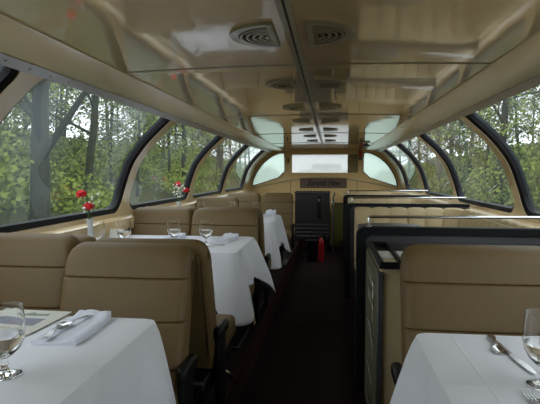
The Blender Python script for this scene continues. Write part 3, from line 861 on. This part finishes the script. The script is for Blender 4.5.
# counter cabinet between the seat and first partition
cb = thing('service_cabinet', 'low dark counter cabinet against the nearest right partition', 'cabinet', (.345, 2.12, PLAT))
zc0 = EY-.390-PLAT
obj('body', bx(.0, 1.08, .03, .70, 0, zc0-.014, .004, 1), M['cream_wall'], cb)
obj('counter_top', bx(-.008, 1.09, 0, .70, zc0-.014, zc0, .004, 2), M['darksteel'], cb)
obj('side_panel', bx(-.012, .0, .04, .70, 0, zc0-.03, .002, 1), M['olive'], cb)
obj('corner_trim', bx(-.012, .012, .012, .034, 0, zc0-.03, .003, 1), M['steel'], cb)
for k, z in enumerate((-.50, -.60, -.76, -.95, -1.10)):
    zz = EY+z-PLAT; bm = BM()
    tube(bm, [(-.014, .10, zz), (-.022, .10, zz), (-.022, .34, zz+.002), (-.022, .38, zz+.012), (-.022, .38, zz+.035), (-.022, .14, zz+.034)], .0022, 6)
    tube(bm, [(-.022, .12, zz+.02), (-.026, .07, zz-.05), (-.020, .10, zz-.10)], .0014, 5)
    obj('wire_hook', bm, M['silver'], cb)
rk = thing('card_rack', 'black open rack of pale cards on the counter end by the aisle', 'rack', (.345, 2.12, EY-.389))
bm = BM()
box(bm, -.006, .010, -.02, .58, 0, .022, .002, 1); box(bm, .078, .092, -.02, .58, 0, .022, .002, 1); box(bm, .168, .180, -.02, .30, 0, .022, .002, 1)
box(bm, -.006, .180, -.030, -.014, -.006, .020, .002, 1); box(bm, -.006, .092, .57, .585, 0, .024, .002, 1)
obj('rack_frame', bm, M['black'], rk)
for x0, x1, y0, y1, nm, mm in ((.014, .074, .14, .34, 'white card in the left slot of the black counter rack', 'paper'), (.014, .074, -.008, .11, 'tan card at the near end of the left slot of the counter rack', 'papertan'), (.096, .164, .16, .34, 'white card in the right slot of the black counter rack', 'paper'), (.184, .28, .06, .24, 'white card on the counter just right of the black rack', 'paper')):
    o = obj('card', bx(x0, x1, y0, y1, 0, .010, .001, 1), M[mm], loc=(.345, 2.12, EY-.3885)); tag(o, nm, 'card', 'cards in the counter rack')

# ------------------------------------------------------------------ far end: steel cabinet, posts, extinguisher
cab = thing('serving_cabinet', 'dark steel cabinet with louvred front standing at the end of the aisle', 'cabinet', (-.19, 9.2, 0))
W = .32
obj('body', bx(-W, W, 0, .5, .22, EY-.375, .008, 1), M['darksteel'], cab)
bm = BM()
box(bm, -W-.01, W+.01, -.02, .5, EY-.375, EY-.355, .004, 1)
obj('top', bm, M['steel'], cab)
for k in range(10): 
    bm = BM(); box(bm, -W+.03+k*.062, -W+.065+k*.062, .0, .06, EY-.355, EY-.333, .006, 1); obj('top_knob', bm, M['black'], cab)
d = obj('door', bx(-W+.03, .19, -.014, 0, .56, EY-.41, .004, 1), M['darksteel'], cab)
obj('control_strip', bx(.09, .16, -.022, -.014, .60, EY-.43, .003, 1), M['black'], d)
bm = BM(); lathe(bm, [(0, .006), (.022, .006), (.024, 0), (0, 0)], 16); bmesh.ops.rotate(bm, cent=(0, 0, 0), matrix=Matrix.Rotation(PI/2, 3, 'X'), verts=bm.verts); bmesh.ops.translate(bm, vec=(.125, -.022, EY-.50), verts=bm.verts); obj('dial', bm, M['silver'], d)
for k in range(4): obj('louvre', bx(-W+.02, W-.02, -.022, 0, .27+k*.07, .295+k*.07, .004, 1), M['steel'], cab)
for q in (-1, 1): obj('leg', bx(q*W-.02*(q > 0)*2, q*W+.04*(q < 0), 0, .5, 0, .22, .002, 1), M['black'], cab)
obj('plinth', bx(-W+.04, W-.04, .05, .5, 0, .22), M['carpetside'], cab)
ex = thing('fire_extinguisher', 'red fire extinguisher standing on the floor before the steel cabinet', 'fire extinguisher', (-.005, 8.15, 0))
bm = BM(); lathe(bm, [(0, 0), (.046, 0), (.048, .02), (.048, .30), (.042, .35), (.025, .38), (.022, .40), (0, .40)], 20); obj('cylinder', bm, M['red'], ex)
bm = BM(); box(bm, -.018, .018, -.018, .018, .40, .435, .004, 1); box(bm, -.01, .01, -.09, .02, .44, .452, .003, 1); obj('valve_handle', bm, M['black'], ex)
bm = BM(); tube(bm, [(.02, 0, .42), (.07, 0, .41), (.085, 0, .34), (.078, 0, .15)], .009, 8); obj('hose', bm, M['black'], ex)
bn = thing('waste_bin', 'small black bin on the floor beside the red extinguisher', 'bin', (-.16, 8.20, 0))
bm = BM(); lathe(bm, [(0, 0), (.085, 0), (.10, .33), (.105, .34), (.10, .345), (.092, .33), (.08, .02), (0, .02)], 20); obj('bin_body', bm, M['black'], bn)
gp = thing('grab_post', 'steel grab post with chrome bracket right of the aisle cabinet', 'post', (.19, 9.1, 0))
bm = BM(); tube(bm, [(0, 0, 0), (0, 0, EY-.44), (.02, 0, EY-.40), (.02, 0, EY-.36)], .016, 12); obj('post', bm, M['steel'], gp)
bm = BM(); box(bm, -.03, .03, -.03, .02, EY-.62, EY-.50, .008, 1); tube(bm, [(0, -.02, EY-.60), (.08, -.02, EY-.61), (.11, -.02, EY-.62)], .012, 8); obj('bracket', bm, M['chrome'], gp)
pn = thing('stair_door', 'green-yellow narrow door panel right of the aisle cabinet', 'door', (.31, 9.9, 0))
obj('door_panel', bx(-.10, .10, -.02, .02, 0, EY-.62, .004, 1), M['olivewall'], pn)
obj('door_frame', (lambda bm: [box(bm, -.13, -.10, -.03, .03, 0, EY-.60), box(bm, .10, .13, -.03, .03, 0, EY-.60), box(bm, -.13, .13, -.03, .03, EY-.62, EY-.59)] and bm)(BM()), M['steel'], pn)
ar = thing('wall_tray', 'small steel ledge left of the aisle cabinet', 'shelf', (-.60, 9.25, EY-.55))
obj('tray', bx(-.09, .08, -.1, .1, -.012, .012, .006, 1), M['steel'], ar); obj('tray_bracket', bx(-.05, .05, -.02, .10, -.30, -.012, .006, 1), M['black'], ar)
obj('tray_stem', bx(-.02, .02, .02, .06, -EY+.55, -.30, .003, 1), M['black'], ar)

# ------------------------------------------------------------------ outside: bank, woods, next car
def terrain(sx):
    bm = BM(); xs = [1.9, 3, 4.5, 6, 8, 11, 15, 20, 28, 40, 60]; ys = [-30+4*k for k in range(34)]
    zz = [-2.6, -2.7, -2.6, -1.9, -1.0, -.2, .6, 1.3, 2.2, 3.2, 4.5]
    g = [[bm.verts.new((sx*x, y, z+EY-(.35 if sx > 0 else .3)+.35*math.sin(y*.35+x*.3)*min(1, x/8)+.2*math.sin(y*.9+x))) for y in ys] for x, z in zip(xs, zz)]
    for a, b in zip(g, g[1:]):
        for k in range(len(ys)-1): bm.faces.new((a[k], a[k+1], b[k+1], b[k]))
    struct('ground_bank_'+('left' if sx < 0 else 'right'), bm, M['ground'])
    return lambda x: sum(0 for _ in ()) or next((zz[i]+(zz[i+1]-zz[i])*(abs(x)-xs[i])/(xs[i+1]-xs[i]) for i in range(len(xs)-1) if abs(x) <= xs[i+1]), zz[-1])+EY-.45
gz = terrain(-1); terrain(1)
bm = bx(-1.9, 1.9, -12, 60, EY-3.6, EY-3.2); struct('ground_trackbed', bm, M['ground'])

def tree(x, y, h, r, seed, m, label, lean=(0, 0), nb=12, group=None, low=.25, twigs=3, spread=.35):
    rr = random.Random(seed)
    t = thing('woodland_tree', label, 'tree', (x, y, gz(x)-.2), 0, group)
    n = 12; path = []; rad = []
    wob = [(rr.uniform(-.1, .1), rr.uniform(-.1, .1)) for _ in range(n+1)]
    for k in range(n+1):
        f = k/n; path.append(Vector((lean[0]*f*h+wob[k][0]*r*2.5, lean[1]*f*h+wob[k][1]*r*2.5, h*f))); rad.append(r*(1-f)**.7*.9+.012+(.25*r if k == 0 else 0))
    bm = BM(); tube(bm, path, rad, 12); obj('trunk', bm, M[m], t)
    bm = BM()
    def branch(p, d, L, rb, depth):
        pts = [p]; rs = [rb]; q = p.copy(); dd = d.normalized(); s = 5
        for k in range(s):
            dd = (dd+Vector((rr.uniform(-.3, .3), rr.uniform(-.3, .3), rr.uniform(-.12, .30)))).normalized()
            q = q+dd*L/s; pts.append(q.copy()); rs.append(rb*(1-(k+1)/(s+.6)))
        tube(bm, pts, rs, 5 if depth else 7, False)
        if depth < twigs:
            for k in range(4 if depth < 1 else 3):
                i = rr.randint(1, s); a = Vector((rr.uniform(-1, 1), rr.uniform(-1, 1), rr.uniform(-.2, .9)))
                branch(pts[i], dd*.5+a, L*rr.uniform(.35, .6), rs[i]*.6+.004, depth+1)
    for k in range(nb):
        f = low+(1-low)*(k+.5)/nb*.95; i = min(n-1, int(f*n)); p = path[i].lerp(path[i+1], f*n-i); a = rr.uniform(0, 6.28)
        branch(p, Vector((math.cos(a), math.sin(a), rr.uniform(.1, .8))), h*spread*(1.15-f)*rr.uniform(.7, 1.2), rad[i]*.45, 0)
    obj('branches', bm, M[m], t)
    return t
def foliage(bm, c, rad, n, size, rr):
    for _ in range(n):
        d = Vector((rr.gauss(0, 1), rr.gauss(0, 1), rr.gauss(0, 1))).normalized()*rr.uniform(.3, 1)**.5
        p = Vector((c[0]+d.x*rad[0], c[1]+d.y*rad[1], c[2]+d.z*rad[2]))
        a = Vector((rr.uniform(-1, 1), rr.uniform(-1, 1), rr.uniform(-1, 1))).normalized(); b = a.orthogonal().normalized()*size*rr.uniform(.4, .9); a = a*size*rr.uniform(.6, 1.3)
        bm.faces.new([bm.verts.new(p+a), bm.verts.new(p+b), bm.verts.new(p-a*.7), bm.verts.new(p-b)])
def wood(sx, seed, n1, n2, mm, lab, x0=6, x1=26, y0=2, y1=70, size=.07, up=(0, .8)):
    rr = random.Random(seed); bm = BM()
    for _ in range(n1):
        x = x0+(x1-x0)*rr.random()**1.2; y = rr.uniform(y0, y1)
        s = rr.uniform(.7, 1.7); foliage(bm, (sx*x, y, gz(x)+s*.4+rr.uniform(*up)), (s*1.2, s*1.5, s*rr.uniform(.5, .9)), n2, size*(1+x/22), rr)
    o = obj('undergrowth', bm, M[mm], smooth=False); tag(o, lab, 'undergrowth', kind='stuff')
def crown(t, h, n, seed, m, size=.10, w=.25, lo=.25):
    rr = random.Random(seed); bm = BM()
    for _ in range(n//26):
        z = h*rr.uniform(lo, 1.0); a = rr.uniform(0, 6.28); q = h*w*rr.random()**.5*(1.1-z/h*.5)
        foliage(bm, (q*math.cos(a), q*math.sin(a), z), (.55, .55, .35), 26, size, rr)
    o = obj('leaves', bm, M[m], t, smooth=False); o['kind'] = 'stuff'
t1 = tree(-7.2, 11.9, 13, .27, 3, 'bark', 'thick mossy tree with spreading bare limbs outside the nearest left window', (.02, .04), 22, low=.16, twigs=2, spread=.5)
t2 = tree(-8.6, 17.2, 12, .16, 9, 'bark', 'leaning thinly leafed tree right of the thick mossy trunk outside the left windows', (.05, .10), 10, low=.2, twigs=2, spread=.4)
crown(t2, 12, 900, 4, 'leaf', .08)
protos = []
for k in range(5):
    h = (9, 11, 13, 10, 12)[k]
    t = tree(-12, 20, h, (.09, .13, .17, .11, .15)[k], 100+k, 'barkgrey' if k % 2 else 'bark', 'x', ((-.03, .02, .05, -.04, 0)[k], (.03, -.06, .04, .08, -.02)[k]), 11, 'x', .18, 2 if k < 2 else 1, .32)
    crown(t, h, 1700, 50+k, 'leaf' if k % 2 == 0 else 'leafdark', .10)
    protos.append(t)
rr = random.Random(41); used = 0
LL = 'thin leafing tree standing in the woods outside the left windows'; RL = 'leafing tree standing in the woods outside the right windows'
spots = []
for k in range(60):
    far = k/60
    spots.append((-1, rr.uniform(8.5, 13) if k % 3 == 0 else rr.uniform(13, 30), 6+far*62+rr.uniform(-2, 2)))
for k in range(52):
    far = k/52
    spots.append((1, rr.uniform(7, 11) if k % 3 == 0 else rr.uniform(11, 26), 4+far*60+rr.uniform(-2, 2)))
for k, (sx, x, y) in enumerate(spots):
    lab, grp = (LL, 'thin trees on the left bank') if sx < 0 else (RL, 'trees on the right bank')
    loc = (sx*x, y, gz(x)-.2); sc_ = rr.uniform(.85, 1.1); rz = rr.uniform(0, 6.28)
    if k < 5: o = protos[k]; o.location = loc; o['label'] = lab; o['group'] = grp
    else: dup(protos[rr.randrange(5)], loc, rz, lab, grp, (sc_, sc_, sc_))
wood(-1, 5, 130, 620, 'leaf', 'fresh green spring undergrowth outside the left windows', 7.5, 24, 2, 75)
wood(-1, 6, 60, 500, 'leafdark', 'darker green brush on the bank outside the left windows', 10, 30, 2, 85, .08)
wood(1, 7, 110, 620, 'leafdark', 'dull green brush covering the bank outside the right windows', 6, 26, 1, 75, .08)
wood(1, 8, 60, 500, 'leaf', 'paler green leaves among the brush outside the right windows', 7, 24, 1, 70)

nc = thing('railroad_car', 'pale rounded roof of the next railroad car seen through the end window', 'train car', (0, 11.6, EY-1.6))
prof = [(-1.5, -1.2), (-1.5, .9), (-1.35, 1.25), (-1.0, 1.52), (-.5, 1.66), (0, 1.70), (.5, 1.66), (1.0, 1.52), (1.35, 1.25), (1.5, .9), (1.5, -1.2)]
obj('car_body', prism(BM(), prof, 'y', 0, 24), M['roofpaint'], nc)
obj('roof_hatch', bx(-.5, .5, 6, 8, 1.66, 1.9, .05, 2), M['steel'], nc)

# ------------------------------------------------------------------ world and camera
w = bpy.data.worlds.new('overcast'); bpy.context.scene.world = w; w.use_nodes = True
nt = w.node_tree; N, L = nt.nodes, nt.links; bg = N['Background']
tc = N.new('ShaderNodeTexCoord'); sx_ = N.new('ShaderNodeSeparateXYZ'); L.new(tc.outputs['Generated'], sx_.inputs[0])
cr = N.new('ShaderNodeValToRGB'); L.new(sx_.outputs['Z'], cr.inputs[0])
cr.color_ramp.elements[0].position = 0; cr.color_ramp.elements[0].color = (.80, .86, .90, 1)
cr.color_ramp.elements[1].position = .7; cr.color_ramp.elements[1].color = (.88, .94, 1.0, 1)
nz = N.new('ShaderNodeTexNoise'); nz.inputs['Scale'].default_value = 2; L.new(tc.outputs['Generated'], nz.inputs['Vector'])
mx = N.new('ShaderNodeMix'); mx.data_type = 'RGBA'; mx.blend_type = 'MULTIPLY'; mx.inputs[0].default_value = .15
L.new(cr.outputs[0], mx.inputs[6]); L.new(nz.outputs['Fac'], mx.inputs[7]); L.new(mx.outputs[2], bg.inputs[0])
bg.inputs[1].default_value = 1.0

cam = bpy.data.cameras.new('camera'); co = bpy.data.objects.new('camera', cam); C.objects.link(co)
cam.sensor_width = 36; cam.lens = 502/540*36; cam.clip_start = .02; cam.clip_end = 300
co.location = (.1315, 0, EY); co.rotation_euler = (PI/2-.0586, 0, .1192)
sc = bpy.context.scene; sc.camera = co
sc.view_settings.view_transform = 'Standard'; sc.view_settings.look = 'None'; sc.view_settings.gamma = 1
sc.view_settings.exposure = 1.4
try: sc.view_settings.use_curve_mapping = False
except Exception: pass
sc.cycles.max_bounces = 10; sc.cycles.transparent_max_bounces = 16
